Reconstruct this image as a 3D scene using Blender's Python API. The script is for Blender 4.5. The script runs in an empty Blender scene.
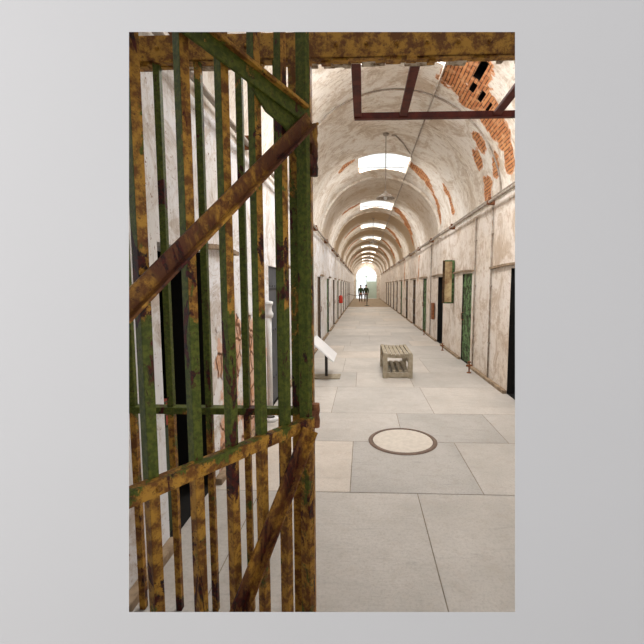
import bpy, bmesh, math, random
from mathutils import Vector, Matrix, noise
R = random.Random(7)
S = bpy.context.scene
COL = S.collection
PI = math.pi
# ------------------------------------------------------------------ camera
FPX, EYE = 390.0, 1.5
TH = math.atan(36/FPX); PPX = 349.0; PS = math.atan((363-PPX)/FPX*math.cos(TH))
CAMP = Vector((0, 0, EYE))
FWD = Vector((-math.sin(PS)*math.cos(TH), math.cos(PS)*math.cos(TH), -math.sin(TH)))
RGT = Vector((math.cos(PS), math.sin(PS), 0)); UPV = RGT.cross(FWD)
cam_data = bpy.data.cameras.new('camera'); cam = bpy.data.objects.new('camera', cam_data)
COL.objects.link(cam)
cam_data.sensor_width = 36; cam_data.lens = 36*FPX/644
cam_data.shift_x = (322-PPX)/644
cam_data.clip_start = 0.02; cam_data.clip_end = 200
rot = Matrix((RGT, UPV, -FWD)).transposed().to_4x4()
cam.matrix_world = Matrix.Translation(CAMP) @ rot
S.camera = cam
# ------------------------------------------------------------------ view + world + lights
S.view_settings.view_transform = 'Standard'; S.view_settings.look = 'None'
S.view_settings.gamma = 1; S.view_settings.use_curve_mapping = False
S.view_settings.exposure = 0.0
W = bpy.data.worlds.new('world'); S.world = W; W.use_nodes = True
bg = W.node_tree.nodes['Background']
bg.inputs[0].default_value = (0.98, 0.98, 1.0, 1); bg.inputs[1].default_value = 1.3
XL, XR, ZS = -1.12, 2.01, 2.74
RAD = (XR-XL)/2; CX = (XR+XL)/2
SKY_Y = [4.55+4.6*k for k in range(10)]  # last skylight is added to brighten the end wall
SKY_W, SKY_A = 1.1, math.radians(20.5)
def area_light(name, loc, rot_e, sx, sy, power, col):
    l = bpy.data.lights.new(name, 'AREA'); l.shape = 'RECTANGLE'; l.size = sx; l.size_y = sy
    l.energy = power; l.color = col
    o = bpy.data.objects.new(name, l); COL.objects.link(o); o.location = loc; o.rotation_euler = rot_e
    return o
for k, y in enumerate(SKY_Y):      # daylight coming down through each skylight
    area_light('skylight_daylight', (CX, y, ZS+RAD+0.01), (0, 0, 0), 1.06, 1.06, 135 if k == 0 else (76 if k < 3 else 66), (1.0, 0.975, 0.955) if k < 3 else (1.0, 0.94, 0.86))
# added unseen fill light, high left behind the camera, grading the grey wall
area_light('wall_fill_light', (-2.2, -1.2, 2.3), (math.radians(65), 0, math.radians(-42)), 1.6, 1.2, 52, (1.0, 0.985, 0.965))

# ------------------------------------------------------------------ helpers
def new_mat(name):
    m = bpy.data.materials.new(name); m.use_nodes = True
    nt = m.node_tree; nt.nodes.clear()
    out = nt.nodes.new('ShaderNodeOutputMaterial'); b = nt.nodes.new('ShaderNodeBsdfPrincipled')
    nt.links.new(b.outputs[0], out.inputs[0]); b.inputs['Roughness'].default_value = 0.8
    b.inputs['Specular IOR Level'].default_value = 0.25
    return m, nt, b
class N:
    """tiny node writer"""
    def __init__(s, nt): s.nt = nt
    def put(s, inp, v):
        if isinstance(v, bpy.types.NodeSocket): s.nt.links.new(v, inp)
        elif v is not None:
            if hasattr(inp.default_value, '__len__') and len(inp.default_value) == 4 and len(v) == 3: v = (*v, 1)
            inp.default_value = v
    def math(s, op, a, b=None, c=None, clamp=False):
        n = s.nt.nodes.new('ShaderNodeMath'); n.operation = op; n.use_clamp = clamp
        for i, v in enumerate((a, b, c)):
            if v is not None: s.put(n.inputs[i], v)
        return n.outputs[0]
    def vec(s, op, a, b=None, scale=None):
        n = s.nt.nodes.new('ShaderNodeVectorMath'); n.operation = op
        s.put(n.inputs[0], a)
        if b is not None: s.put(n.inputs[1], b)
        if scale is not None: s.put(n.inputs['Scale'], scale)
        return n.outputs['Value'] if op in ('LENGTH', 'DOT_PRODUCT') else n.outputs[0]
    def coord(s, kind='Object', scale=(1, 1, 1), loc=(0, 0, 0)):
        t = s.nt.nodes.new('ShaderNodeTexCoord'); m = s.nt.nodes.new('ShaderNodeMapping')
        s.nt.links.new(t.outputs[kind], m.inputs[0]); m.inputs['Scale'].default_value = scale
        m.inputs['Location'].default_value = loc
        return m.outputs[0]
    def map(s, v, scale=(1, 1, 1), rot=(0, 0, 0), loc=(0, 0, 0)):
        m = s.nt.nodes.new('ShaderNodeMapping'); s.nt.links.new(v, m.inputs[0])
        m.inputs['Scale'].default_value = scale; m.inputs['Rotation'].default_value = rot
        m.inputs['Location'].default_value = loc
        return m.outputs[0]
    def noise(s, v, scale, detail=4, rough=0.6, dist=0, col=False):
        n = s.nt.nodes.new('ShaderNodeTexNoise'); s.put(n.inputs['Vector'], v)
        n.inputs['Scale'].default_value = scale; n.inputs['Detail'].default_value = detail
        n.inputs['Roughness'].default_value = rough; n.inputs['Distortion'].default_value = dist
        return n.outputs['Color' if col else 'Fac']
    def ramp(s, f, lo, hi, a=0.0, b=1.0):
        n = s.nt.nodes.new('ShaderNodeMapRange'); n.clamp = True; n.interpolation_type = 'SMOOTHSTEP'
        s.put(n.inputs[0], f)
        for i, v in enumerate((lo, hi, a, b)): n.inputs[i+1].default_value = v
        return n.outputs[0]
    def mix(s, f, a, b, mode='MIX'):
        n = s.nt.nodes.new('ShaderNodeMix'); n.data_type = 'RGBA'; n.blend_type = mode
        s.put(n.inputs[0], f); s.put(n.inputs[6], a); s.put(n.inputs[7], b)
        return n.outputs[2]
    def bump(s, h, strength=0.4, dist=0.01, prev=None):
        n = s.nt.nodes.new('ShaderNodeBump'); n.inputs['Strength'].default_value = strength
        n.inputs['Distance'].default_value = dist; s.put(n.inputs['Height'], h)
        if prev is not None: s.nt.links.new(prev, n.inputs['Normal'])
        return n.outputs[0]
    def segdist(s, p, a, b, r):
        """signed distance from p to the capsule a-b of radius r (uv metres)"""
        A = Vector((*a, 0)); D = Vector((*b, 0))-A; L2 = max(D.length_squared, 1e-6)
        pa = s.vec('SUBTRACT', p, tuple(A))
        h = s.math('MULTIPLY', s.vec('DOT_PRODUCT', pa, tuple(D)), 1/L2, clamp=True)
        q = s.vec('SUBTRACT', pa, s.vec('SCALE', tuple(D), scale=h))
        return s.math('SUBTRACT', s.vec('LENGTH', q), r)

def simple(name, col, rough=0.7, metal=0.0, var=0.25, scale=8, col2=None, bump=0.15):
    m, nt, b = new_mat(name); n = N(nt)
    co = n.coord()
    f = n.noise(co, scale, 5, 0.65)
    c2 = col2 or tuple(c*(1-var) for c in col)
    c = n.mix(n.ramp(f, 0.35, 0.65), col, c2)
    n.put(b.inputs['Base Color'], c); b.inputs['Roughness'].default_value = rough
    b.inputs['Metallic'].default_value = metal
    n.put(b.inputs['Normal'], n.bump(f, bump, 0.01))
    return m

def plaster(name, base, stain, bricks=(), rubble=(), holes=(), seed=0, streak=1.0, wear=0.5, speck=0.5, rings=False):
    """limewashed plaster; uv = (metres round the section, metres along the corridor)"""
    m, nt, b = new_mat(name); n = N(nt)
    tc = nt.nodes.new('ShaderNodeTexCoord'); uv = tc.outputs['UV']
    p = n.map(uv, loc=(seed, seed*2.3, 0))
    big = n.noise(p, 0.9, 6, 0.65, 0.4)
    med = n.noise(p, 4.0, 8, 0.7, 0.3)
    fine = n.noise(n.map(p, scale=(1.0, 2.6, 1)), 14, 8, 0.75, 0.5)
    c = n.mix(n.ramp(big, 0.35, 0.7), base, tuple(x*y for x, y in zip(base, (0.93, 0.89, 0.83))))
    # brownish worn areas with broken edges
    wn = n.math('ADD', n.math('MULTIPLY', med, 0.6), n.math('MULTIPLY', fine, 0.4))
    worn = n.ramp(wn, 0.60-0.08*wear, 0.70-0.08*wear)
    c = n.mix(n.math('MULTIPLY', worn, 0.85), c, stain)
    # short trowel streaks running round the section
    st = n.noise(n.map(p, scale=(2.0, 7, 1), rot=(0, 0, 0.12)), 1.8, 12, 0.8, 1.6)
    sm = n.noise(p, 2.2, 10, 0.78, 0.9)
    c = n.mix(n.math('MULTIPLY', n.ramp(sm, 0.47, 0.60), 0.72), c, tuple(x*y for x, y in zip(base, (0.60, 0.49, 0.38))))
    c = n.mix(n.math('MULTIPLY', n.math('MULTIPLY', n.ramp(st, 0.50, 0.62), n.ramp(big, 0.38, 0.62, 0.25, 1.0)), 0.8*streak), c, (0.34, 0.25, 0.17))
    if rings:  # tan painted midway between skylights in place of the dimmer light there
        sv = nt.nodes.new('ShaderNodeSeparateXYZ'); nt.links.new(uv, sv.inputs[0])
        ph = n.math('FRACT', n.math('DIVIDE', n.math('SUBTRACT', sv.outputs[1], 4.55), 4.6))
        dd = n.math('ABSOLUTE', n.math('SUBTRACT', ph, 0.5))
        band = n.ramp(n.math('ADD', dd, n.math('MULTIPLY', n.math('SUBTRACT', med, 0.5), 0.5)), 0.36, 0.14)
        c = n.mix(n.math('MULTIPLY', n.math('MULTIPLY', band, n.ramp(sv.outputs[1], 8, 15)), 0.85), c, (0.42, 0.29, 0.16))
    # flaked specks
    sp = n.noise(p, 26, 5, 0.7)
    gate = n.ramp(n.noise(p, 1.6, 3, 0.5), 0.36, 0.54)
    c = n.mix(n.math('MULTIPLY', n.math('MULTIPLY', n.ramp(sp, 0.60, 0.66), gate), speck), c, (0.25, 0.13, 0.07))
    h = n.math('SUBTRACT', n.math('ADD', n.math('MULTIPLY', med, 0.6), n.math('MULTIPLY', fine, 0.5)), n.math('MULTIPLY', worn, 0.2))
    wob = n.math('MULTIPLY', n.math('SUBTRACT', n.noise(p, 3.2, 6, 0.65, 0.3), 0.5), 0.55)
    def field(segs):
        d = None
        for (a, bb, r) in segs:
            s_ = n.segdist(uv, a, bb, r)
            d = s_ if d is None else n.math('MINIMUM', d, s_)
        return n.math('ADD', d, wob)
    if bricks:
        d = field(bricks)
        inside = n.ramp(d, 0.0, -0.015); rim = n.ramp(d, 0.035, 0.0)
        bt = nt.nodes.new('ShaderNodeTexBrick')
        sep = nt.nodes.new('ShaderNodeSeparateXYZ'); nt.links.new(uv, sep.inputs[0])
        cmb = nt.nodes.new('ShaderNodeCombineXYZ'); nt.links.new(sep.outputs[1], cmb.inputs[0]); nt.links.new(sep.outputs[0], cmb.inputs[1])
        dn = n.vec('SCALE', n.vec('SUBTRACT', n.noise(uv, 5, 3, 0.6, col=True), (0.5, 0.5, 0.5)), scale=0.022)
        nt.links.new(n.vec('ADD', cmb.outputs[0], dn), bt.inputs['Vector'])
        bt.inputs['Scale'].default_value = 1; bt.inputs['Brick Width'].default_value = 0.36
        bt.inputs['Row Height'].default_value = 0.048; bt.inputs['Mortar Size'].default_value = 0.007
        bt.inputs['Mortar Smooth'].default_value = 0.3
        bt.inputs['Color1'].default_value = (0.62, 0.27, 0.10, 1); bt.inputs['Color2'].default_value = (0.45, 0.16, 0.06, 1)
        bt.inputs['Mortar'].default_value = (0.10, 0.05, 0.03, 1)
        bc = n.mix(n.ramp(n.noise(uv, 9, 4, 0.6), 0.45, 0.7), bt.outputs['Color'], (0.66, 0.36, 0.18))
        c = n.mix(rim, c, (0.62, 0.30, 0.15)); c = n.mix(inside, c, bc)
        h = n.math('SUBTRACT', h, n.math('MULTIPLY', inside, n.math('ADD', 1.5, n.math('MULTIPLY', bt.outputs['Fac'], 1.6))))
    if rubble:
        d = field(rubble)
        inside = n.ramp(d, 0.0, -0.03)
        vo = nt.nodes.new('ShaderNodeTexVoronoi'); vo.feature = 'DISTANCE_TO_EDGE'; vo.inputs['Scale'].default_value = 7
        nt.links.new(n.vec('ADD', uv, n.vec('SCALE', n.noise(uv, 4, 3, 0.6, col=True), scale=0.15)), vo.inputs['Vector'])
        e = n.ramp(vo.outputs['Distance'], 0.0, 0.12)
        sc_ = n.mix(n.ramp(n.noise(uv, 7, 5, 0.7), 0.4, 0.65), (0.72, 0.50, 0.38), (0.60, 0.30, 0.16))
        rc = n.mix(e, (0.26, 0.12, 0.06), sc_)
        c = n.mix(inside, c, rc)
        h = n.math('ADD', h, n.math('MULTIPLY', inside, n.math('SUBTRACT', n.math('MULTIPLY', e, 2.0), 2.0)))
    n.put(b.inputs['Base Color'], c)
    b.inputs['Roughness'].default_value = 0.9
    n.put(b.inputs['Normal'], n.bump(h, 0.9, 0.02))
    return m

def rusty(name, greenish=0.5, seed=0.0, low=False, dark=0.0, face=False, brown=False):
    """old paint: green over ochre over rust; paint layers show in patches"""
    m, nt, b = new_mat(name); n = N(nt)
    co = n.coord(loc=(seed, seed*1.7, seed*0.6))
    obj = n.coord()
    sep = nt.nodes.new('ShaderNodeSeparateXYZ'); nt.links.new(obj, sep.inputs[0])
    z = sep.outputs[2]
    st = n.map(co, scale=(1, 1, 0.45))
    a = n.noise(st, 13, 7, 0.7, 0.4); r1 = n.noise(st, 6.5, 6, 0.68, 0.6); f = n.noise(co, 60, 5, 0.7)
    # the repainted green band lies between the two rails; the broad faces kept more ochre higher up
    band = n.math('MULTIPLY', n.ramp(z, 0.90, 0.99), n.ramp(z, 2.5, 2.0, 0.45, 1.0))
    k = n.math('ADD', n.math('MULTIPLY', band, 0.24), greenish-0.42)
    if face:
        tcn = nt.nodes.new('ShaderNodeTexCoord'); sn = nt.nodes.new('ShaderNodeSeparateXYZ'); nt.links.new(tcn.outputs['Normal'], sn.inputs[0])
        k = n.math('SUBTRACT', k, n.math('MULTIPLY', n.math('MULTIPLY', n.ramp(sn.outputs[1], .3, .7), n.ramp(z, 1.36, 1.44)), 0.22))
    g = n.ramp(n.math('ADD', n.math('ADD', n.math('MULTIPLY', a, 0.75), n.math('MULTIPLY', f, 0.25)), k), 0.485, 0.535)
    green = n.mix(n.ramp(f, 0.4, 0.62), (0.050, 0.068, 0.006), (0.105, 0.122, 0.013))
    och = n.mix(n.ramp(n.noise(co, 24, 6, 0.7), 0.4, 0.6), (0.46, 0.235, 0.032), (0.15, 0.055, 0.009))
    c = n.mix(g, och, green)
    if brown: c = n.mix(n.ramp(r1, 0.40, 0.56), c, (0.10, 0.032, 0.010))
    if not low:
        rust = n.ramp(n.math('ADD', r1, dark), 0.575, 0.605)
        c = n.mix(rust, c, n.mix(n.ramp(f, 0.4, 0.6), (0.075, 0.008, 0.003), (0.015, 0.006, 0.004)))
    pits = n.ramp(n.noise(co, 70, 5, 0.75), 0.56, 0.64)
    c = n.mix(n.math('MULTIPLY', pits, 0.7), c, (0.05, 0.02, 0.008))
    n.put(b.inputs['Base Color'], c); b.inputs['Roughness'].default_value = 0.6
    b.inputs['Specular IOR Level'].default_value = 0.3
    h = n.math('ADD', n.math('MULTIPLY', a, 0.5), n.math('ADD', n.math('MULTIPLY', g, 0.25), n.math('MULTIPLY', f, 0.4)))
    n.put(b.inputs['Normal'], n.bump(h, 0.6, 0.006))
    return m

def flag(name, tone, seed):
    m, nt, b = new_mat(name); n = N(nt)
    co = n.coord(loc=(seed, seed, 0))
    a = n.noise(co, 1.1, 6, 0.65); s = n.noise(n.map(co, scale=(1, 7, 1), rot=(0, 0, -0.55+0.08*seed)), 2.4, 10, 0.75, 0.8); f = n.noise(co, 55, 8, 0.85)
    m2 = n.noise(co, 9, 8, 0.75, 0.4)
    c = n.mix(n.ramp(a, 0.32, 0.68), tone, tuple(t*q for t, q in zip(tone, (0.80, 0.80, 0.79))))
    c = n.mix(n.math('MULTIPLY', n.ramp(s, 0.54, 0.66), 0.45), c, tuple(t*0.62 for t in tone))
    c = n.mix(n.math('MULTIPLY', n.ramp(m2, 0.48, 0.66), 0.35), c, tuple(t*q for t, q in zip(tone, (0.72, 0.66, 0.60))))
    c = n.mix(n.math('MULTIPLY', n.ramp(f, 0.47, 0.60), 0.38), c, tuple(t*0.55 for t in tone))
    n.put(b.inputs['Base Color'], c); b.inputs['Roughness'].default_value = 0.62
    b.inputs['Specular IOR Level'].default_value = 0.35
    n.put(b.inputs['Normal'], n.bump(n.math('ADD', n.math('MULTIPLY', s, 0.5), n.math('MULTIPLY', f, 0.6)), 0.6, 0.010))
    return m

def link(name, bm, mats, parent=None, smooth=False, uv=None):
    me = bpy.data.meshes.new(name); bmesh.ops.recalc_face_normals(bm, faces=bm.faces) if smooth != 'keep' else None
    bm.to_mesh(me); bm.free()
    o = bpy.data.objects.new(name, me); COL.objects.link(o)
    for m in (mats if isinstance(mats, (list, tuple)) else [mats]): me.materials.append(m)
    if smooth is True:
        for p in me.polygons: p.use_smooth = True
    if parent: o.parent = parent
    return o
def tag(o, label, cat, group=None):
    o['label'] = label; o['category'] = cat
    if group: o['group'] = group
    return o
def struct(o):
    o['kind'] = 'structure'; return o
def thing(name, loc, rz, label, cat, group=None):
    o = bpy.data.objects.new(name, None); COL.objects.link(o); o.location = loc; o.rotation_euler = (0, 0, rz)
    return tag(o, label, cat, group)
def box(bm, c, s, rot=None, bev=0.0, mi=0):
    M = Matrix.Translation(c) @ (rot.to_4x4() if rot else Matrix.Identity(4)) @ Matrix.Diagonal((*s, 1))
    r = bmesh.ops.create_cube(bm, size=1, matrix=M)
    fs = list({f for v in r['verts'] for f in v.link_faces})
    for f in fs: f.material_index = mi
    if bev > 0:
        es = list({e for v in r['verts'] for e in v.link_edges})
        bmesh.ops.bevel(bm, geom=es, offset=bev, segments=2, affect='EDGES', profile=0.6)
    return r
def bar(bm, a, b, w, t, up=Vector((0, 0, 1)), bev=0.002):
    """rectangular bar from a to b, w wide along (up x dir), t thick along up'"""
    a = Vector(a); b = Vector(b); d = (b-a); L = d.length; d.normalize()
    x = up.cross(d).normalized(); y = d.cross(x).normalized()
    rot = Matrix((x, y, d)).transposed()
    box(bm, (a+b)/2, (w, t, L), rot, bev)
def tube(bm, pts, r, seg=10, closed=False):
    pts = [Vector(p) for p in pts]; rings = []
    for i, p in enumerate(pts):
        a = pts[max(i-1, 0)]; c = pts[min(i+1, len(pts)-1)]
        d = (c-a).normalized(); u = Vector((0, 0, 1)) if abs(d.z) < 0.9 else Vector((0, 1, 0))
        x = u.cross(d).normalized(); y = d.cross(x)
        rr = r[i] if isinstance(r, (list, tuple)) else r
        rings.append([bm.verts.new(p+rr*(math.cos(t*2*PI/seg)*x+math.sin(t*2*PI/seg)*y)) for t in range(seg)])
    for i in range(len(rings)-1):
        for k in range(seg): bm.faces.new((rings[i][k], rings[i][(k+1) % seg], rings[i+1][(k+1) % seg], rings[i+1][k]))
    bm.faces.new(rings[0]); bm.faces.new(rings[-1])
def lathe(bm, prof, seg=32, c=(0, 0, 0)):
    c = Vector(c); rings = []
    for r, z in prof:
        rings.append([bm.verts.new(c+Vector((max(r, 1e-4)*math.cos(k*2*PI/seg), max(r, 1e-4)*math.sin(k*2*PI/seg), z))) for k in range(seg)])
    for i in range(len(rings)-1):
        for k in range(seg): bm.faces.new((rings[i][k], rings[i][(k+1) % seg], rings[i+1][(k+1) % seg], rings[i+1][k]))
    bmesh.ops.remove_doubles(bm, verts=bm.verts, dist=2e-4)

# ------------------------------------------------------------------ materials
brick_segs = [((1.98, 4.55), (1.62, 5.00), 0.20), ((1.72, 5.30), (1.40, 5.50), 0.21), ((1.60, 4.60), (1.45, 5.15), 0.20),
    ((1.35, 5.30), (1.02, 5.47), 0.26), ((1.02, 5.40), (0.66, 5.45), 0.18), ((.66, 5.45), (.42, 5.50), 0.14), ((.45, 6.00), (.62, 5.80), 0.09),
    ((.79, 6.51), (.82, 6.45), 0.13), ((.22, 6.55), (.34, 6.45), 0.15), ((1.0, 6.05), (.90, 6.15), 0.10),
    ((1.87, 8.95), (1.42, 9.30), 0.16), ((1.42, 9.30), (.95, 9.70), 0.11), ((.95, 9.70), (.42, 10.15), 0.07), ((.9, 8.70), (.42, 8.77), 0.09),
    ((1.80, 13.75), (1.1, 14.75), 0.20), ((1.1, 14.75), (.5, 15.55), 0.14), ((3.2, 13.15), (3.6, 13.05), 0.12), ((1.8, 18.35), (.9, 19.45), 0.20),
    ((3.2, 17.75), (3.8, 17.95), 0.19), ((1.7, 23.05), (.7, 24.15), 0.22), ((3.3, 22.45), (4.2, 22.75), 0.19), ((1.7, 27.75), (.8, 28.85), 0.24), ((2.2, 31.85), (.6, 32.85), 0.24),
    ((3.2, 30.85), (4.4, 32.85), 0.24), ((3.2, 8.60), (3.45, 8.75), 0.07)]
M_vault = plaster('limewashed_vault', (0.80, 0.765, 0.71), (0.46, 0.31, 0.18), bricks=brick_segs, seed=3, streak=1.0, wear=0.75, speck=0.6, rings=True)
M_right = plaster('stained_plaster', (0.77, 0.71, 0.65), (0.44, 0.28, 0.18), bricks=[((-.2, 14.2), (-1.0, 14.4), .07), ((-.1, 19), (-1.2, 19.2), .12)], seed=11, streak=0.7, wear=0.8, speck=0.8)
ul = lambda z: PI*RAD+ZS-z
M_left = plaster('pale_plaster', (0.84, 0.85, 0.88), (0.50, 0.36, 0.26), rubble=[((ul(.15), 3.1), (ul(1.05), 3.35), .22), ((ul(.1), 3.7), (ul(1.0), 3.9), .25), ((ul(.1), 4.1), (ul(.7), 4.3), .15), ((ul(.9), 3.0), (ul(1.1), 2.98), .08)], seed=23, streak=0.55, wear=0.5, speck=1.0)
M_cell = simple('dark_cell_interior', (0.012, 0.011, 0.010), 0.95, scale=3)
M_flag = [flag('flagstone_a', (0.60, 0.56, 0.51), 0), flag('flagstone_b', (0.54, 0.51, 0.47), 5), flag('flagstone_c', (0.46, 0.44, 0.41), 9), flag('flagstone_d', (0.64, 0.58, 0.51), 13)]
M_joint = simple('joint_dirt', (0.30, 0.25, 0.19), 0.9, scale=20)
M_tan = simple('tan_floor', (0.36, 0.27, 0.17), 0.8, scale=2)
M_wallgrey = simple('matt_grey_paint', (0.405, 0.402, 0.405), 0.9, var=0.015, scale=1.0, bump=0.0)
M_curb = simple('dirty_curb', (0.36, 0.27, 0.18), 0.9, scale=9, col2=(0.20, 0.14, 0.09))
M_rustred = simple('rust_red_iron', (0.14, 0.026, 0.014), 0.6, scale=14, col2=(0.07, 0.014, 0.010))
M_conduit = simple('grey_conduit', (0.42, 0.38, 0.33), 0.6, scale=10, col2=(0.26, 0.2, 0.15))
M_white = simple('white_paint', (0.78, 0.78, 0.78), 0.55, var=0.12, scale=12)
M_bench = simple('weathered_bench_wood', (0.40, 0.35, 0.265), 0.8, scale=16, col2=(0.29, 0.245, 0.17))
M_dark = simple('dark_metal', (0.05, 0.045, 0.04), 0.5)
M_board = simple('sign_board', (0.80, 0.81, 0.83), 0.35, var=0.06)
M_rust = simple('flaky_rust', (0.30, 0.12, 0.05), 0.85, scale=30, col2=(0.13, 0.05, 0.025))
M_wood = simple('old_door_wood', (0.12, 0.07, 0.035), 0.8, scale=8, col2=(0.05, 0.03, 0.018))
M_slate = simple('slate_grey_door', (0.085, 0.09, 0.10), 0.6, scale=6)
M_red = simple('red_paint', (0.62, 0.05, 0.03), 0.4, var=0.1)
M_mint = simple('mint_door_paint', (0.60, 0.74, 0.66), 0.6, var=0.1)
M_ring = simple('manhole_ring_iron', (0.17, 0.115, 0.085), 0.6, scale=20)
M_lid = simple('manhole_lid_concrete', (0.60, 0.55, 0.48), 0.7, var=0.12, scale=18)
def door_green():
    m, nt, b = new_mat('peeling_green_door'); n = N(nt); co = n.coord()
    a = n.noise(co, 9, 7, 0.75, 0.5); f = n.noise(co, 26, 5, 0.7)
    c = n.mix(n.ramp(a, 0.47, 0.55), (0.035, 0.05, 0.02), (0.13, 0.23, 0.09)); c = n.mix(n.ramp(f, 0.58, 0.64), c, (0.05, 0.03, 0.02))
    n.put(b.inputs['Base Color'], c); n.put(b.inputs['Normal'], n.bump(a, 0.4, 0.01)); return m
M_dgreen = door_green()
def glass_mat():
    m, nt, b = new_mat('window_glass'); b.inputs['Base Color'].default_value = (0.95, 0.98, 0.97, 1)
    b.inputs['Transmission Weight'].default_value = 1.0; b.inputs['Roughness'].default_value = 0.05; b.inputs['IOR'].default_value = 1.05
    return m
M_glass = glass_mat()

# ------------------------------------------------------------------ structure
Y0, Y1 = 1.25, 47.0
DOOR_W, DOOR_H = 0.68, 1.74
RD = [4.73+2.58*k for k in range(12)]
LD = [2.11+2.5*k for k in range(13)]
def uvset(bm, fn):
    L = bm.loops.layers.uv.new('UVMap')
    for f in bm.faces:
        for l in f.loops: l[L].uv = fn(l.vert.co, f)
def side_wall(name, X, doors, mat, sgn):
    """wall in the plane x = X facing the corridor, with deep door reveals (sgn +1: corridor on the +x side)"""
    bm = bmesh.new(); T = -sgn
    def q(y0, y1, z0, z1, x=X, mi=0):
        f = bm.faces.new([bm.verts.new((x, a, c)) for a, c in ((y0, z0), (y1, z0), (y1, z1), (y0, z1))]); f.material_index = mi
    def sheet(y0, y1, z0, z1):
        q(y0, y1, z0, z1)
    y = Y0
    dep = 0.30*T; back = 1.6*T
    for d in doors:
        sheet(y, d, 0, ZS); sheet(d, d+DOOR_W, DOOR_H, ZS)
        for (ya) in (d, d+DOOR_W):      # jamb faces
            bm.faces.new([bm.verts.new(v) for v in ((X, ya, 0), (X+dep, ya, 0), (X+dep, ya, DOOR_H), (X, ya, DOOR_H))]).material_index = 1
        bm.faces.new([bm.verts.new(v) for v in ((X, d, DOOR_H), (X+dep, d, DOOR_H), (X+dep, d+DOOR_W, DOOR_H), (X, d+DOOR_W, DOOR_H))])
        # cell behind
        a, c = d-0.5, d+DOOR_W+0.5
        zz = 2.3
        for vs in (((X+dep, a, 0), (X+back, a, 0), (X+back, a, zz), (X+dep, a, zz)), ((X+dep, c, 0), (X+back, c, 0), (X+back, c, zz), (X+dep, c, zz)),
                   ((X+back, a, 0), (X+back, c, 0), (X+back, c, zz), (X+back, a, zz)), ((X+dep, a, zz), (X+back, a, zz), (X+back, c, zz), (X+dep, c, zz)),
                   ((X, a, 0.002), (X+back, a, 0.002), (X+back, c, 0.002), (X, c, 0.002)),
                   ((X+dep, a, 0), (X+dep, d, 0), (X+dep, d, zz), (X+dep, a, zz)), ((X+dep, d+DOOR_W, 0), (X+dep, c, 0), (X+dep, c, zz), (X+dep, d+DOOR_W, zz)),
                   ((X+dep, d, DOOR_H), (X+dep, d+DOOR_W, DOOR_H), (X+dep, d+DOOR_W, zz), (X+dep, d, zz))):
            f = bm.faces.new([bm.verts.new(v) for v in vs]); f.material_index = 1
        y = d+DOOR_W
    sheet(y, Y1, 0, ZS)
    def fn(co, f):
        off = abs(co.x-X)
        u = (co.z-ZS) if X > 0 else PI*RAD+ZS-co.z
        return (u+off*0.7, co.y+off)
    uvset(bm, fn)
    return struct(link(name, bm, [mat, M_cell], smooth='keep'))
side_wall('wall_right', XR, RD, M_right, -1)
side_wall('wall_left', XL, LD, M_left, 1)

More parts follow.
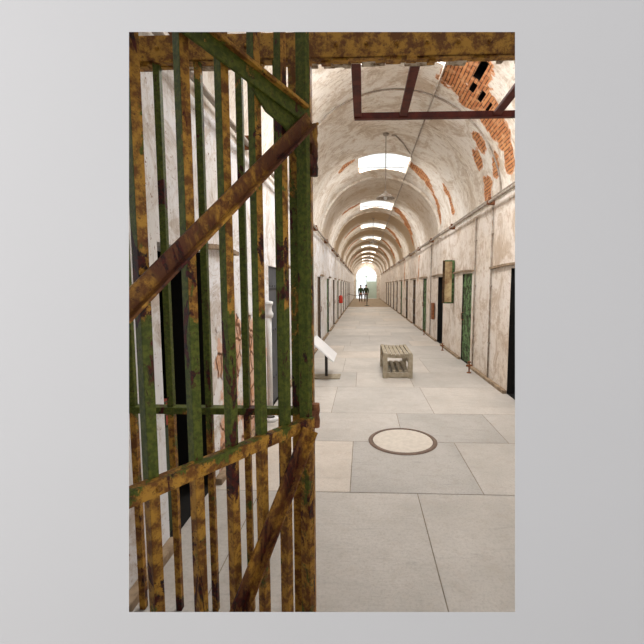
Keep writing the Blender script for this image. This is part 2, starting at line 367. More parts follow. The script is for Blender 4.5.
HOLES = [(1.425, 1.525, 4.66, 5.03), (1.42, 1.49, 5.13, 5.32), (1.27, 1.335, 5.14, 5.37), (1.125, 1.165, 5.2, 5.4)]      # missing bricks: (u0, u1, y0, y1)
def vault_obj():
    bm = bmesh.new(); L = bm.loops.layers.uv.new('UVMap')
    angs = [0.0]+[PI*k/40 for k in range(1, 40)]+[PI]
    a0, a1 = PI/2-SKY_A, PI/2+SKY_A
    angs = sorted([a for a in angs if abs(a-a0) > .03 and abs(a-a1) > .03]+[a0, a1])
    ys = [Y0]
    for s in SKY_Y: ys += [s-SKY_W/2, s+SKY_W/2]
    ys.append(Y1)
    full = []
    for i in range(len(ys)-1):
        n_ = max(1, int((ys[i+1]-ys[i])/0.5)); full += [ys[i]+(ys[i+1]-ys[i])*k/n_ for k in range(n_)]
    full.append(Y1)
    for (u0, u1, ya, yb) in HOLES: full += [ya, yb]; angs += [u0/RAD, u1/RAD]
    full.sort(); angs.sort()
    grid = {}
    def v(i, j):
        if (i, j) not in grid:
            a, y = angs[i], full[j]
            grid[(i, j)] = bm.verts.new((CX+RAD*math.cos(a), y, ZS+RAD*math.sin(a)))
        return grid[(i, j)]
    for j in range(len(full)-1):
        ym = (full[j]+full[j+1])/2; sk = any(abs(ym-s) < SKY_W/2 for s in SKY_Y)
        for i in range(len(angs)-1):
            am = (angs[i]+angs[i+1])/2
            if sk and a0 < am < a1: continue
            if any(u0 < am*RAD < u1 and ya < ym < yb for (u0, u1, ya, yb) in HOLES): continue
            f = bm.faces.new((v(i, j), v(i+1, j), v(i+1, j+1), v(i, j+1))); f.smooth = True
            for l, (ii, jj) in zip(f.loops, ((i, j), (i+1, j), (i+1, j+1), (i, j+1))): l[L].uv = (angs[ii]*RAD, full[jj])
    for (u0, u1, ya, yb) in HOLES:
        P = lambda u, y, r_: (CX+r_*math.cos(u/RAD), y, ZS+r_*math.sin(u/RAD))
        c4 = [(u0, ya), (u1, ya), (u1, yb), (u0, yb)]
        for k in range(4):
            p, q = c4[k], c4[(k+1) % 4]
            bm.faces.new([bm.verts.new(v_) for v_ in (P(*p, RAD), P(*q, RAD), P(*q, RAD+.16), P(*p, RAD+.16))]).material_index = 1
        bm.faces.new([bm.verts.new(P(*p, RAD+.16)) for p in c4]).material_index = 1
    # skylight shafts
    hx = RAD*math.sin(SKY_A); zb = ZS+RAD*math.cos(SKY_A); zt = ZS+RAD+0.015
    for s in SKY_Y:
        c = [(CX-hx, s-SKY_W/2), (CX+hx, s-SKY_W/2), (CX+hx, s+SKY_W/2), (CX-hx, s+SKY_W/2)]
        for k in range(4):
            (xa, ya), (xb, yb) = c[k], c[(k+1) % 4]
            if k % 2 == 1:
                pts = [(xa, ya, zb), (xb, yb, zb), (xb, yb, zt), (xa, ya, zt)]
            else:      # end faces follow the curve of the vault
                arc = [(CX+RAD*math.cos(a), ya, ZS+RAD*math.sin(a)) for a in (angs if xa > xb else angs[::-1]) if a0-1e-4 <= a <= a1+1e-4]
                pts = arc+[(xb, yb, zt), (xa, ya, zt)]
            f = bm.faces.new([bm.verts.new(p) for p in pts])
            for l in f.loops: l[L].uv = (l.vert.co.x+2, l.vert.co.y+l.vert.co.z)
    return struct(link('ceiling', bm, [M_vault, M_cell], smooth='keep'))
vault_obj()
for k, s in enumerate(SKY_Y):      # glazed frame on top of each shaft
    hx = RAD*math.sin(SKY_A)+0.06; zt = ZS+RAD+0.015
    bm = bmesh.new()
    for x in (-hx, hx): box(bm, (CX+x, s, zt+0.015), (0.06, SKY_W+0.18, 0.03))
    for y in (-SKY_W/2-.06, SKY_W/2+.06): box(bm, (CX, s+y, zt+0.015), (2*hx+.06, 0.06, 0.03))
    w = struct(link('window_%d' % (k+1), bm, M_white))
    bm = bmesh.new(); box(bm, (CX, s, zt+0.02), (2*hx, SKY_W+0.1, 0.008)); link('pane', bm, M_glass, w)

# transverse ribs where the vault is built in bays
bm = bmesh.new()
for s in SKY_Y[1:]:
    y = s+1.25
    pr = []
    for j in range(41):
        a = PI*j/40
        row = []
        for (rr, yy) in ((RAD+.01, y-.11), (RAD-.035, y-.09), (RAD-.035, y+.09), (RAD+.01, y+.11)):
            row.append(bm.verts.new((CX+rr*math.cos(a), yy, ZS+rr*math.sin(a))))
        pr.append(row)
    for j in range(40):
        for t in range(3): bm.faces.new((pr[j][t], pr[j][t+1], pr[j+1][t+1], pr[j+1][t]))
uvset(bm, lambda co, f: (math.atan2(co.z-ZS, co.x-CX)*RAD, co.y))
struct(link('trim_1', bm, M_vault, smooth=True))

# floor flags
bm = bmesh.new()
rowsY = [-2.6, -1.4, -.2, .75, 1.60, 2.72, 3.66, 4.51]
while rowsY[-1] < 27.5: rowsY.append(rowsY[-1]+R.choice([0.85, 1.0, 1.2, 1.35]))
rowsY[-1] = 28.0
fixed = {3: [.4], 4: [-.75, .4], 5: [-.09, .88], 6: [.4, 1.4]}
tones = {(4, 0): 1, (4, 1): 1, (4, 2): 1, (5, 1): 2, (5, 0): 3, (5, 2): 1, (6, 0): 1, (6, 1): 2, (6, 2): 1}
g = 0.003
for i in range(len(rowsY)-1):
    xs = fixed.get(i) or sorted([R.uniform(-.8, .2), R.uniform(.5, 1.6)])
    xa = -3.2 if rowsY[i] < 1.2 else XL-.02; xb = 3.4 if rowsY[i] < 1.2 else XR+.02
    xs = [xa]+list(xs)+[xb]
    for k in range(len(xs)-1):
        mi = tones.get((i, k), R.choice([0, 1, 3, 0, 3, 1] if i > 6 else [1, 1, 2]))
        if i > 6: mi = R.choice([0, 0, 1, 0, 3, 1])
        x0, x1, ya, yb = xs[k]+g, xs[k+1]-g, rowsY[i]+g, rowsY[i+1]-g
        j = lambda: R.uniform(-.002, .002) if i < 12 else 0
        f = bm.faces.new([bm.verts.new(v) for v in ((x0, ya, 0), (x1, ya, 0), (x1, yb, 0), (x0, yb, 0))]); f.material_index = mi
for (x0, x1, ya, yb, z, mi) in ((-3.3, 3.5, -2.7, 28, -.006, 4), (XL-.02, XR+.02, 28, 47.3, 0.0, 5)):
    f = bm.faces.new([bm.verts.new(v) for v in ((x0, ya, z), (x1, ya, z), (x1, yb, z), (x0, yb, z))]); f.material_index = mi
struct(link('floor', bm, M_flag+[M_joint, M_tan]))

# curbs along both walls, broken at the doors
for nm, X, ds, s in (('baseboard_right', XR, RD, -1), ('baseboard_left', XL, LD, 1)):
    bm = bmesh.new(); y = 1.3
    for d in ds+[Y1+5]:
        yb = min(d, Y1-.1)
        if yb-y > .1: box(bm, (X+s*.03, (y+yb)/2, .022), (.06, yb-y, .05), bev=.008)
        y = d+DOOR_W
    struct(link(nm, bm, M_curb))

# front wall of the viewer's side, with the rectangular opening
def front_wall():
    bm = bmesh.new(); D = 0.80
    def P(px, py, d): return CAMP+(FWD+RGT*((px-PPX)/FPX)+UPV*((322-py)/FPX))*d
    def PX(x, y, d): return CAMP+FWD*d+RGT*x+UPV*y
    c = [(129, 32), (515, 32), (515, 612), (129, 612)]
    fr = [P(*q, D) for q in c]
    outer2 = [(-2.2, 1.7), (2.2, 1.7), (2.2, -1.40), (-2.2, -1.40)]
    fo = [PX(x, y, D) for x, y in outer2]
    ins = [((q[0]-PPX)/FPX*D, (322-q[1])/FPX*D) for q in c]
    bk = []
    for (x, y), (sx, sy) in zip(ins, ((-1, 1), (1, 1), (1, -1), (-1, -1))): bk.append(PX(x+sx*.02, y+sy*.02, D+.02))
    bo = [PX(x, y, D+.02) for x, y in outer2]
    V = lambda l: [bm.verts.new(p) for p in l]
    fr, fo, bk, bo = V(fr), V(fo), V(bk), V(bo)
    for k in range(4):
        n_ = (k+1) % 4
        bm.faces.new((fo[k], fo[n_], fr[n_], fr[k])); bm.faces.new((fr[k], fr[n_], bk[n_], bk[k]))
        bm.faces.new((bk[k], bk[n_], bo[n_], bo[k])); bm.faces.new((bo[k], bo[n_], fo[n_], fo[k]))
    return struct(link('wall_front', bm, M_wallgrey))
front_wall()

# end wall with arched glazed opening and a pair of doors
def end_wall():
    bm = bmesh.new(); Y = Y1
    cx, hw, zs, zt = CX-.05, 1.25, 2.55, 3.65
    n_ = 24
    def outer(t):     # point on the section outline at parameter angle
        a = PI*t; return (CX+(RAD+.05)*math.cos(a), ZS+(RAD+.05)*math.sin(a))
    def inner(t):
        a = PI*t; return (cx+hw*math.cos(a), zs+hw*math.sin(a))
    pairs = [((XR+.05, 0), (cx+hw, 0))]+[(outer(k/n_), inner(k/n_)) for k in range(n_+1)]+[((XL-.05, 0), (cx-hw, 0))]
    for d in (0, .3):
        for k in range(len(pairs)-1):
            (o0, i0), (o1, i1) = pairs[k], pairs[k+1]
            bm.faces.new([bm.verts.new((p[0], Y+d, p[1])) for p in (o0, o1, i1, i0)])
    for k in range(len(pairs)-1):
        i0, i1 = pairs[k][1], pairs[k+1][1]
        bm.faces.new([bm.verts.new(v) for v in ((i0[0], Y, i0[1]), (i1[0], Y, i1[1]), (i1[0], Y+.3, i1[1]), (i0[0], Y+.3, i0[1]))])
    uvset(bm, lambda co, f: (co.x, co.z+co.y))
    struct(link('wall_back', bm, M_right, smooth='keep'))
    bm = bmesh.new()
    for x in (cx-hw+.03, cx, cx+hw-.03): box(bm, (x, Y+.15, 2.45/2+(.5 if x == cx else 0)), (.06, .06, 2.45+(1.0 if x == cx else 0)))
    for z in (2.1, 2.6): box(bm, (cx, Y+.15, z), (2*hw, .06, .06))
    for a in (.25, .75): bar(bm, (cx, Y+.15, 2.6), (cx+hw*math.cos(PI*a), Y+.15, 2.6+hw*math.sin(PI*a)), .04, .04)
    w = struct(link('window_11', bm, M_mint))
    bm = bmesh.new(); box(bm, (cx, Y+.15, 1.35), (2*hw-.08, .008, 2.5)); link('pane', bm, M_glass, w)
    bm = bmesh.new(); box(bm, (cx+hw/2, Y+.07, 1.02), (hw-.12, .05, 2.0), bev=.01)
    for z in (.55, 1.45): box(bm, (cx+hw/2, Y+.04, z), (hw-.4, .03, .7), bev=.01)
    d = struct(link('door_26', bm, M_mint))
end_wall()

# door leaves in the cell openings
def leaf(idx, X, y, sgn, mat, kind):
    xx = X-sgn*0.045
    bm = bmesh.new()
    box(bm, (xx, y+DOOR_W/2, DOOR_H/2+.005), (.05, DOOR_W-.02, DOOR_H-.02), bev=.006)
    if kind == 'wood':
        for k in range(1, 5): box(bm, (xx+sgn*.027, y+DOOR_W*k/5, DOOR_H/2), (.012, .012, DOOR_H-.06))
    o = struct(link('door_%d' % idx, bm, mat))
    bm = bmesh.new()
    for z in (.35, .95, 1.5): box(bm, (xx+sgn*.032, y+DOOR_W/2, z), (.014, DOOR_W-.06, .06), bev=.003)
    for z in (.35, .95, 1.5):
        for k in range(5): box(bm, (xx+sgn*.042, y+.08+k*(DOOR_W-.16)/4, z), (.014, .022, .022), bev=.004)
    link('strap', bm, mat if kind != 'wood' else M_dark, o)
    bm = bmesh.new(); tube(bm, [(xx+sgn*.03, y+.58, .82), (xx+sgn*.08, y+.58, .84), (xx+sgn*.08, y+.58, .96), (xx+sgn*.03, y+.58, .98)], .008); link('door_handle', bm, M_rust, o)
di = 1
for k, d in enumerate(RD):
    if k in (0, 2): di += 1; continue          # open, dark cells
    leaf(di, XR, d, -1, M_dgreen if k in (1, 3, 6) else M_wood, 'wood' if k not in (1, 3, 6) else 'iron'); di += 1
for k, d in enumerate(LD):
    if k == 0: di += 1; continue
    leaf(di, XL, d, 1, M_slate if k == 1 else (M_wood if k % 2 else M_dgreen), 'iron'); di += 1
# lintel ledges over the doors
for nm, X, ds, s in (('trim_2', XR, RD, -1), ('trim_3', XL, LD, 1)):
    bm = bmesh.new()
    for d in ds:
        pts = 9; ya, yb = (d-.12 if s < 0 else d+DOOR_W-.06), d+DOOR_W+(.80 if s < 0 else .60)
        for i in range(pts):
            t0, t1 = i/pts, (i+1)/pts
            z = DOOR_H+.035+.02*math.sin(PI*(t0+t1)/2)
            box(bm, (X+s*.022, ya+(yb-ya)*(t0+t1)/2, z), (.044, (yb-ya)/pts+.004, .035), bev=.004)
    struct(link(nm, bm, M_curb))

# ------------------------------------------------------------------ pipework on the shell
def pipe_run(name, X, z, label, s):
    t = thing(name, (X, 2.0, z), 0, label, 'pipe')
    bm = bmesh.new(); tube(bm, [(s*.09, -0.7+i*1.5, 0) for i in range(30)], .022, 8); link('pipe', bm, M_conduit, t, True)
    bm = bmesh.new(); tube(bm, [(s*.05, -0.7+i*1.5, .065) for i in range(30)], .012, 8); link('conduit', bm, M_conduit, t, True)
    for y in range(14):
        bm = bmesh.new(); yy = 1.55+y*2.585-2+2.05
        box(bm, (s*.05, yy, .02), (.10, .03, .12), bev=.004); box(bm, (s*.09, yy, 0), (.06, .05, .06), bev=.01)
        link('bracket', bm, M_rust, t)
    return t
pipe_run('pipe_rail', XR, 2.775, 'grey pipe running along the right wall at the foot of the vault', -1)
pipe_run('pipe_rail', XL, 2.76, 'grey pipe running along the left wall at the foot of the vault', 1)
def arc_pts(y, r=RAD-.014, a0=4, a1=176, n_=44): return [(CX+r*math.cos(math.radians(a0+(a1-a0)*k/n_)), y, ZS+r*math.sin(math.radians(a0+(a1-a0)*k/n_))) for k in range(n_+1)]
for y, lab in ((5.86, 'grey conduit hoop arching over the vault in front of the nearest whole skylight'),):
    bm = bmesh.new(); tube(bm, arc_pts(y), .012, 8)
    o = link('conduit_hoop', bm, M_conduit, None, True); tag(o, lab, 'conduit')
bm = bmesh.new(); a = math.radians(69.3); rr = RAD-.014
tube(bm, [(CX+rr*math.cos(a), 1.4, ZS+rr*math.sin(a)), (CX+rr*math.cos(a), 8.4, ZS+rr*math.sin(a)), (CX+rr*math.cos(a)+.03, 8.6, ZS+rr*math.sin(a)-.012), (CX+rr*math.cos(math.radians(67)), 30, ZS+rr*math.sin(math.radians(67)))], .013, 8)
tag(link('ceiling_conduit', bm, M_conduit, None, True), 'straight conduit running lengthwise along the vault, right of the skylights', 'conduit')
for y, lab in ((6.20, 'vertical grey conduit on right wall, right of the green peeling door'), (7.08, 'vertical grey conduit on right wall just beside the green peeling door'), (11.6, 'vertical grey conduit on right wall beyond the hanging picture board'), (3.2, 'vertical grey conduit on right wall nearest the gate')):
    if y == 3.2: continue
    bm = bmesh.new(); tube(bm, [(XR-.02, y, .05), (XR-.02, y, 2.7)], .013, 8)
    for z in (.6, 1.5, 2.3): box(bm, (XR-.015, y, z), (.03, .06, .02), bev=.003)
    tag(link('wall_conduit', bm, M_conduit, None, True), lab, 'conduit', 'vertical conduits on the right wall')

# hanging lamps
def lamp(y, z, label):
    t = thing('pendant_lamp', (CX-.03, y, z), 0, label, 'lamp', 'pendant lamps under the vault')
    bm = bmesh.new(); tube(bm, [(0, 0, .10), (0, 0, ZS+RAD-z-.01)], .008, 8); link('rod', bm, M_conduit, t, True)
    bm = bmesh.new(); lathe(bm, [(.03, .12), (.04, .08), (.10, .05), (.17, .0), (.175, -.012), (.165, -.01), (.09, .04), (.03, .06)], 24); link('lamp_shade', bm, M_conduit, t, True)
    bm = bmesh.new(); lathe(bm, [(.0, .06), (.025, .04), (.035, .0), (.025, -.03), (0, -.04)], 16); link('bulb', bm, M_white, t, True)
    bm = bmesh.new(); lathe(bm, [(0, 0), (.05, 0), (.05, -.03), (0, -.03)], 16, (0, 0, ZS+RAD-z-.005)); link('ceiling_rose', bm, M_conduit, t, True)
lamp(7.5, 3.14, 'nearest pendant lamp on a long rod, in front of the first whole skylight')
lamp(16.5, 3.3, 'second pendant lamp from the gate, small and grey under the vault')
lamp(25.3, 3.3, 'third pendant lamp from the gate, tiny under the far vault')
bm = bmesh.new(); tube(bm, [(.52, 7.55, 4.285), (.6, 7.55, 4.275), (.78, 7.9, 4.25), (.95, 8.3, 4.2)], .012, 8)
tag(link('lamp_conduit', bm, M_conduit, None, True), 'short bent conduit on the vault joining the nearest lamp to the long conduit', 'conduit')

# ------------------------------------------------------------------ the fixed grille
GY = 1.66
M_bar = [rusty('old_paint_bar', .33, 1.0), rusty('old_paint_bar_green', .36, 2.4), rusty('old_paint_bar_ochre', .16, 4.2), rusty('gate_bar_paint', .33, 3.1, face=True, dark=.015)]
M_lint = rusty('ochre_lintel_paint', .12, 6.1, low=True); M_post = rusty('post_paint', .255, 8.3); M_brace = rusty('brace_rust', .08, 3.3, dark=-.01, brown=True); M_rail = rusty('rail_paint', .20, 7.3)
gr = thing('barred_grille', (0, GY, 0), 0, 'fixed green and ochre iron grille across the corridor with lintel and post', 'grille')
bxs = [-.847, -.677, -.509, -.355]
for x in [-1.02]+bxs:
    bm = bmesh.new(); box(bm, (x, .0, 1.21), (.027, .027, 2.42), bev=.003); link('bar', bm, M_bar[1], gr)
for x in (-.95, -.78, -.60, -.43, -.27, -.10, .10, .95, 1.3, 1.65):   # short bars above the lintel
    bm = bmesh.new(); box(bm, (x, .0, 2.78), (.027, .027, .52), bev=.003); link('upper_bar', bm, M_bar[2], gr)
bm = bmesh.new(); box(bm, (-.68, .0, .955), (.86, .05, .03), bev=.004); link('middle_rail', bm, M_bar[1], gr)
bm = bmesh.new()
box(bm, (.44, -.02, 2.451), (3.06, .014, .092), bev=.003)                 # web
box(bm, (.44, .0, 2.410), (3.06, .05, .010), bev=.003); box(bm, (.44, .0, 2.497), (3.06, .05, .010), bev=.003)
rr = random.Random(3)
for k in range(40):                                                     # flaking scale under the flange
    box(bm, (rr.uniform(-1, 1.9), rr.uniform(-.015, .02), 2.402), (rr.uniform(.02, .09), rr.uniform(.02, .05), rr.uniform(.006, .016)), bev=.002)
link('lintel', bm, M_lint, gr)
bm = bmesh.new(); box(bm, (.44, .035, 2.432), (3.06, .04, .03), bev=.01)
for k in range(60): box(bm, (rr.uniform(-1, 1.9), .035+rr.uniform(-.008, .008), 2.416), (rr.uniform(.02, .09), .04, rr.uniform(.008, .026)), bev=.003)
link('mortar_bed', bm, simple('crumbling_mortar', (0.62, 0.54, 0.42), .95, scale=22, col2=(.16, .09, .04)), gr)
bm = bmesh.new(); box(bm, (-.262, -.045, 1.2), (.074, .012, 2.4), bev=.002); box(bm, (-.293, -.01, 1.2), (.012, .07, 2.4), bev=.002)
link('post', bm, M_post, gr)
for k in range(9):
    bm = bmesh.new(); box(bm, (-.256+rr.uniform(-.01, .01), -.053, .2+.27*k), (.018, .01, .018), bev=.004); link('bolt', bm, M_post, gr)
bm = bmesh.new(); box(bm, (-.216, -.03, 1.2), (.014, .06, 2.4), bev=.003); link('post_edge', bm, M_bar[2], gr)
# overhead frame reaching back from the lintel
bm = bmesh.new()
for x in (-.035, .236, .785, 1.2, 1.6): box(bm, (x, .40, 2.512), (.046, .78, .02), bev=.003)
box(bm, (.79, .785, 2.512), (1.69, .034, .034), bev=.003)
link('overhead_frame', bm, M_rustred, gr)
for k in range(24):
    rv = bmesh.new(); bmesh.ops.create_icosphere(rv, subdivisions=2, radius=.009, matrix=Matrix.Translation((-.95+k*.12, -.03, 2.452)))
    link('rivet', rv, M_lint, gr, True)

# ------------------------------------------------------------------ the swung gate
HX, HY = -.224, 1.55
gdir = Vector((-.560, -.828, 0)); gang = math.atan2(gdir.y, gdir.x)
gt = thing('iron_gate', (HX, HY, 0), gang, 'heavy rusty green iron gate swung open towards the viewer at left', 'gate')
# local x runs from hinge to free end, local +y is the viewer's side
GL = .712
for t in (.905, .712, .527, .348, .180):
    bm = bmesh.new(); x = t*GL
    box(bm, (x, 0, 1.27), (.029, .035, 2.46), bev=.003)
    link('bar', bm, M_bar[3], gt)
bm = bmesh.new(); box(bm, (0.012, 0, 1.27), (.024, .05, 2.46), bev=.003); link('hinge_stile', bm, M_bar[1], gt)
def angle_rail(name, z, mat, flange):
    bm = bmesh.new(); box(bm, (.375, .036, z), (.74, .010, .040), bev=.002); box(bm, (.375, .022, z+flange), (.74, .036, .010), bev=.002)
    for t in (.905, .712, .527, .348, .180):
        bmesh.ops.create_icosphere(bm, subdivisions=2, radius=.010, matrix=Matrix.Translation((t*GL, .042, z)))
    return link(name, bm, mat, gt)
angle_rail('middle_rail', .952, M_rail, .018); angle_rail('bottom_rail', .09, M_brace, .02)
def brace(a, b, w, mat, name='brace'):
    bm = bmesh.new(); a = Vector(a); b = Vector(b)
    bar(bm, a, b, w, .010, up=Vector((0, 1, 0)))
    d = (b-a).normalized(); side = Vector((0, 1, 0)).cross(d).normalized()
    if side.z > 0: side = -side
    off = side*(w/2)+Vector((0, .015, 0)); bar(bm, a+off, b+off, .008, .036, up=Vector((0, 1, 0)))
    link(name, bm, mat, gt)
brace((.040, .056, 2.110), (.735, .052, 1.43), .046, M_brace)
brace((.060, .052, .945), (.64, .052, .115), .052, rusty('brace_dark_rust', .06, 5.3, dark=.05, brown=True))
bm = bmesh.new(); bar(bm, (.03, .036, 2.122), (.73, .036, 2.238), .052, .010, up=Vector((0, 1, 0))); link('top_rail', bm, M_bar[1], gt)
bm = bmesh.new(); bar(bm, (.04, .046, 2.152), (.73, .046, 2.268), .013, .026, up=Vector((0, 1, 0))); link('rail_edge', bm, M_bar[2], gt)
# gusset under the top rail, latch plate, hinges
bm = bmesh.new()
vs = [(.06, 2.12), (.30, 2.15), (.22, 2.08), (.14, 2.06), (.10, 2.03), (.06, 2.01)]
f1 = [bm.verts.new((x, .030, z)) for x, z in vs]; f2 = [bm.verts.new((x, .022, z)) for x, z in vs]
bm.faces.new(f1); bm.faces.new(f2[::-1])
for k in range(len(vs)): bm.faces.new((f1[k], f1[(k+1) % len(vs)], f2[(k+1) % len(vs)], f2[k]))
link('gusset', bm, M_bar[1], gt)
for z in (1.98, .965, 2.07):
    bm = bmesh.new(); lathe(bm, [(0, -.05), (.016, -.05), (.018, -.02), (.014, 0), (.018, .02), (.016, .05), (0, .05)], 16, (-.035, .012, z))
    box(bm, (-.012, .012, z), (.04, .02, .05), bev=.004); link('hinge', bm, M_rust if z < 1 else M_brace, gt)

# ------------------------------------------------------------------ bench
def bench():
    t = thing('slatted_bench', (.57, 6.27, 0), 0, 'weathered wooden slatted bench standing alone on the flagstones', 'bench')
    Wd, Ln, Hh = .48, 1.0, .42
    for k in range(7):
        x = -Wd/2+.034+k*(Wd-.068)/6; zz = Hh-.012-.022*(1-(2*x/Wd)**2)
        bm = bmesh.new(); box(bm, (x, Ln/2, zz), (.055, Ln, .022), bev=.004); link('seat_slat', bm, M_bench, t)
    for y in (.03, Ln-.03):
        for x in (-Wd/2+.035, Wd/2-.035):
            bm = bmesh.new(); box(bm, (x, y, Hh/2-.012), (.075, .06, Hh-.024), bev=.005); link('leg', bm, M_bench, t)
        bm = bmesh.new()
        N_ = 10      # end rail with dished top
        for k in range(N_):
            x = -Wd/2+.07+(k+.5)*(Wd-.14)/N_; zz = Hh-.024-.022*(1-(2*x/Wd)**2)
            box(bm, (x, y, zz-.02), ((Wd-.14)/N_+.002, .045, .045))
        link('end_rail', bm, M_bench, t)
        bm = bmesh.new(); box(bm, (0, y, .05), (Wd-.14, .05, .08), bev=.004); link('foot_rail', bm, M_bench, t)
    for k in range(4):
        x = -.15+k*.10
        bm = bmesh.new(); box(bm, (x, Ln/2, .105), (.06, Ln-.1, .02), bev=.004); link('lower_slat', bm, M_bench, t)
    for x in (-Wd/2+.02, Wd/2-.02):
        bm = bmesh.new(); box(bm, (x, Ln/2, .2), (.02, Ln-.12, .05), bev=.004); link('side_rail', bm, M_bench, t)
bench()

# reading rail on a post at left
t = thing('information_stand', (-.60, 6.32, 0), 0, 'low information stand with sloping white panel on a dark post, left side', 'sign')
bm = bmesh.new(); box(bm, (0, 0, .012), (.46, .30, .024), bev=.006); link('base', bm, M_bench, t)
bm = bmesh.new(); box(bm, (0, 0, .22), (.045, .045, .42), bev=.004); link('post', bm, M_dark, t)
bm = bmesh.new(); box(bm, (-.03, .0, .485), (.48, .75, .022), Matrix.Rotation(math.radians(42), 3, 'Y'), .004); link('panel', bm, M_board, t)

# manhole
t = thing('manhole_cover', (.39, 3.69, 0), 0, 'round pale manhole cover with brown iron ring in the flagstones', 'manhole')
bm = bmesh.new(); lathe(bm, [(.290, .002), (.290, .009), (.322, .009), (.332, .002)], 64); link('ring', bm, M_ring, t, True)
bm = bmesh.new(); lathe(bm, [(0, .006), (.286, .006), (.288, .001)], 64); link('lid', bm, M_lid, t)

# rusty valve stubs by the right wall
def valve(y, x, s, label):
    t = thing('pipe_valve', (x, y, 0), .3, label, 'valve', 'rusty valve stubs along the right wall'); t.scale = (s, s, s)
    bm = bmesh.new(); tube(bm, [(0, 0, 0), (0, 0, .19)], .013, 10); lathe(bm, [(.0, 0), (.04, 0), (.04, .012), (0, .012)], 16); link('stem', bm, M_rust, t, True)
    bm = bmesh.new(); tube(bm, [(-.055, 0, .13), (.055, 0, .13)], .016, 10); link('cross_pipe', bm, M_rust, t, True)
    bm = bmesh.new(); lathe(bm, [(0, .18), (.028, .18), (.03, .19), (.028, .2), (0, .2)], 14); link('cap', bm, M_rust, t, True)
valve(6.72, 1.84, 1.0, 'rusty cross-shaped valve stub on floor, nearest one by the right wall')
valve(9.1, 1.86, .85, 'small rusty valve stub on floor below the hanging picture board')
valve(12.0, 1.88, .8, 'tiny rusty valve stub farthest along the right wall')

# hanging picture board on the right wall
t = thing('picture_board', (1.885, 8.75, 0), math.radians(-12), 'framed yellowish picture board fixed upright to the right wall between two doorways', 'picture')
bm = bmesh.new(); box(bm, (0, .03, 1.59), (.25, .10, .94), bev=.006); link('box', bm, M_wood, t)
bm = bmesh.new(); box(bm, (-.10, -.03, 1.59), (.05, .03, .94), bev=.004); link('frame_side', bm, M_wood, t)
bm = bmesh.new(); box(bm, (.10, -.03, 1.59), (.05, .03, .94), bev=.004)
for zz in (1.13, 2.05): box(bm, (0, -.03, zz), (.16, .03, .03), bev=.003)
link('frame', bm, M_dgreen, t)
bm = bmesh.new(); box(bm, (0, -.028, 1.59), (.15, .012, .89)); link('picture', bm, simple('faded_picture', (.62, .50, .28), .5, scale=5, col2=(.30, .18, .09)), t)
bm = bmesh.new(); box(bm, (1.96, 10.92+.1, .80), (.06, .22, .46), bev=.006)
tag(link('wall_box', bm, M_rust), 'small rust brown box fixed low on right wall beyond the picture board', 'box')

# white standpipe by the left wall
t = thing('standpipe', (-1.03, 4.22, 0), 0, 'white painted standpipe with collar beside the grey door at left', 'pipe')
bm = bmesh.new(); tube(bm, [(0, 0, 0), (0, 0, 1.32)], .030, 14); link('pipe', bm, M_white, t, True)
bm = bmesh.new(); lathe(bm, [(.030, 1.15), (.048, 1.16), (.052, 1.2), (.036, 1.23), (.036, 1.28), (.05, 1.30), (.05, 1.33), (0, 1.34)], 20); link('collar', bm, M_white, t, True)
bm = bmesh.new(); lathe(bm, [(0, 0), (.085, 0), (.085, .03), (.05, .04)], 20); link('foot_flange', bm, M_white, t, True)

# red extinguisher on the left wall
t = thing('fire_extinguisher', (-1.03, 18.2, .70), 0, 'small red fire extinguisher hung on the left wall far down the corridor', 'fire extinguisher')
bm = bmesh.new(); lathe(bm, [(0, 0), (.085, .005), (.09, .03), (.09, .29), (.06, .35), (.03, .37), (0, .37)], 20); link('cylinder', bm, M_red, t, True)
bm = bmesh.new(); box(bm, (0, 0, .39), (.03, .09, .03), bev=.005); tube(bm, [(0, .03, .38), (0, .1, .33), (0, .11, .15)], .01, 8); link('valve_and_hose', bm, M_dark, t)
bm = bmesh.new(); box(bm, (-.05, 0, .2), (.10, .07, .30), bev=.004); link('wall_bracket', bm, M_dark, t)

# made-up brick stub standing in for something reddish inside the first dark doorway
bm = bmesh.new(); box(bm, (XL-.17, LD[0]+.10, .33), (.24, .18, .66), bev=.006, mi=0)
for zz in (.70, .778):
    for yy in (.055, .15): box(bm, (XL-.17, LD[0]+yy, zz), (.24, .088, .070), bev=.006, mi=1)
struct(link('stub_stand_in', bm, [simple('dark_green_paint', (.035, .05, .02), .6, scale=10), simple('red_brick', (.34, .07, .04), .9, scale=20, col2=(.20, .04, .025))]))

# ------------------------------------------------------------------ far end: stanchion and two people
t = thing('barrier_stanchion', (.30, 29.5, 0), 0, 'thin black barrier stanchion with round base far down the corridor', 'stanchion')
bm = bmesh.new(); lathe(bm, [(0, 0), (.20, 0), (.20, .02), (.04, .05), (0, .05)], 24); link('base', bm, M_dark, t, True)
bm = bmesh.new(); tube(bm, [(0, 0, .04), (0, 0, .95)], .025, 10); lathe(bm, [(0, .95), (.04, .95), (.04, 1.0), (0, 1.01)], 12); link('pole', bm, M_dark, t, True)
bm = bmesh.new()
pts = []
for k in range(25):
    u = k/24; pts.append((.24-1.30*u, 29.45-1.2*u, .92-.12*math.sin(PI*u)))
tube(bm, pts, .015, 8)
tag(link('barrier_rope', bm, M_dark, None, True), 'thin dark rope strung from the stanchion to the left wall', 'rope')

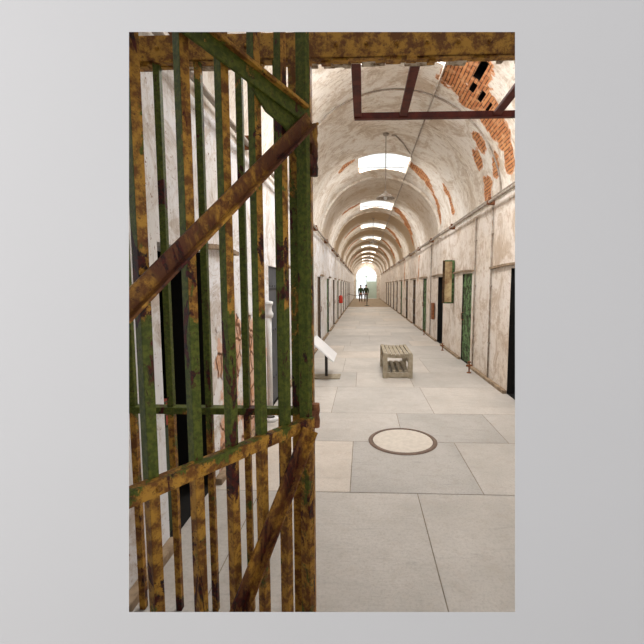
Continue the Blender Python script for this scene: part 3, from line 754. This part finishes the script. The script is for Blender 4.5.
M_skin = simple('skin', (.50, .30, .21), .6, var=.1); M_top = simple('dark_green_top', (.035, .07, .02), .85); M_trou = simple('brown_trousers', (.16, .10, .06), .85)
M_hair = simple('dark_hair', (.03, .02, .014), .8); M_top2 = simple('olive_top', (.045, .06, .028), .85)
def skin_mesh(name, verts, edges, mat, parent, sub=2):
    me = bpy.data.meshes.new(name); me.from_pydata([v[:3] for v in verts], edges, [])
    o = bpy.data.objects.new(name, me); COL.objects.link(o); me.materials.append(mat); o.parent = parent
    bm = bmesh.new(); bm.from_mesh(me); lay = bm.verts.layers.skin.verify()
    bm.verts.ensure_lookup_table()
    for i, v in enumerate(verts):
        rx = v[3]; ry = v[4] if len(v) > 4 else rx
        bm.verts[i][lay].radius = (rx, ry); bm.verts[i][lay].use_root = (i == 0)
    bm.to_mesh(me); bm.free()
    m = o.modifiers.new('Skin', 'SKIN'); m.use_smooth_shade = True
    s = o.modifiers.new('Subdivision', 'SUBSURF'); s.levels = sub; s.render_levels = sub
    return o
def person(x, y, rz, h, top, label, step):
    t = thing('person', (x, y, 0), rz, label, 'person', 'people at the far end of the corridor'); s = h/1.7
    V, E_ = [], []
    def add(p, r, prev=None, ry=None):
        V.append((p[0]*s, p[1]*s, p[2]*s, r*s, (ry or r)*s)); i = len(V)-1
        if prev is not None: E_.append((prev, i))
        return i
    pel = add((0, 0, .92), .14, ry=.10); wa = add((0, 0, 1.08), .125, pel, .09); ch = add((0, 0, 1.30), .145, wa, .10)
    nk = add((0, 0, 1.44), .06, ch); hb = add((0, -.01, 1.53), .07, nk); ht = add((0, -.015, 1.63), .075, hb)
    for sx in (-1, 1):
        sh = add((sx*.17, 0, 1.38), .055, ch); el = add((sx*.22, .03, 1.12), .042, sh); wr = add((sx*.22, -.05, .88), .028, el)
        pm = add((sx*.215, -.07, .80), .030, wr, .016)
        for k in range(4): add((sx*.215, -.04-.02*k, .715+(.008 if k in (0, 3) else 0)), .009, pm)
        add((sx*.19, -.115, .775), .009, pm)
        hp = add((sx*.09, 0, .84), .085, pel); kn = add((sx*.10, -step*sx*.10, .48), .055, hp); an = add((sx*.10, -step*sx*.16+.02, .09), .036, kn); add((sx*.11, -step*sx*.16-.12, .035), .035, an, .03)
    skin_mesh('body', V, E_, M_skin, t)
    tv = [(0, 0, .90*s, .165*s, .125*s), (0, 0, 1.08*s, .145*s, .115*s), (0, 0, 1.32*s, .165*s, .125*s), (0, 0, 1.41*s, .085*s, .085*s)]; te = [(0, 1), (1, 2), (2, 3)]
    for sx in (-1, 1):
        k = len(tv); tv += [(sx*.17*s, 0, 1.375*s, .07*s, .07*s), (sx*.22*s, .03*s, 1.12*s, .056*s, .056*s), (sx*.22*s, -.045*s, .92*s, .042*s, .042*s)]; te += [(2, k), (k, k+1), (k+1, k+2)]
    skin_mesh('top', tv, te, top, t)
    lv = [(0, 0, .93*s, .15*s, .115*s)]; le = []
    for sx in (-1, 1):
        k = len(lv); lv += [(sx*.09*s, 0, .83*s, .097*s, .097*s), (sx*.10*s, -step*sx*.10*s, .48*s, .068*s, .068*s), (sx*.10*s, (-step*sx*.16+.02)*s, .12*s, .052*s, .052*s)]; le += [(0, k), (k, k+1), (k+1, k+2)]
    skin_mesh('trousers', lv, le, M_trou, t)
    bm = bmesh.new(); bmesh.ops.create_uvsphere(bm, u_segments=16, v_segments=10, radius=.092*s, matrix=Matrix.Translation((0, .018*s, 1.635*s)) @ Matrix.Diagonal((.92, 1, 1.05, 1)))
    link('hair', bm, M_hair, t, True)
    bm = bmesh.new(); box(bm, (0, -.092*s, 1.575*s), (.018*s, .03*s, .035*s), bev=.006*s); link('nose', bm, M_skin, t, True)
    for sx in (-1, 1):
        bm = bmesh.new(); bmesh.ops.create_uvsphere(bm, u_segments=8, v_segments=6, radius=.011*s, matrix=Matrix.Translation((sx*.03*s, -.080*s, 1.60*s))); link('eye', bm, M_hair, t, True)
    bm = bmesh.new(); box(bm, (0, -.080*s, 1.54*s), (.045*s, .012*s, .01*s), bev=.003*s); link('mouth', bm, M_red, t)
person(-.20, 34.8, .1, 1.58, M_top, 'person in dark green top at the far end, left of the pair', .6)
person(.27, 34.6, -.15, 1.60, M_top2, 'person in olive top at the far end, right of the pair', -.4)
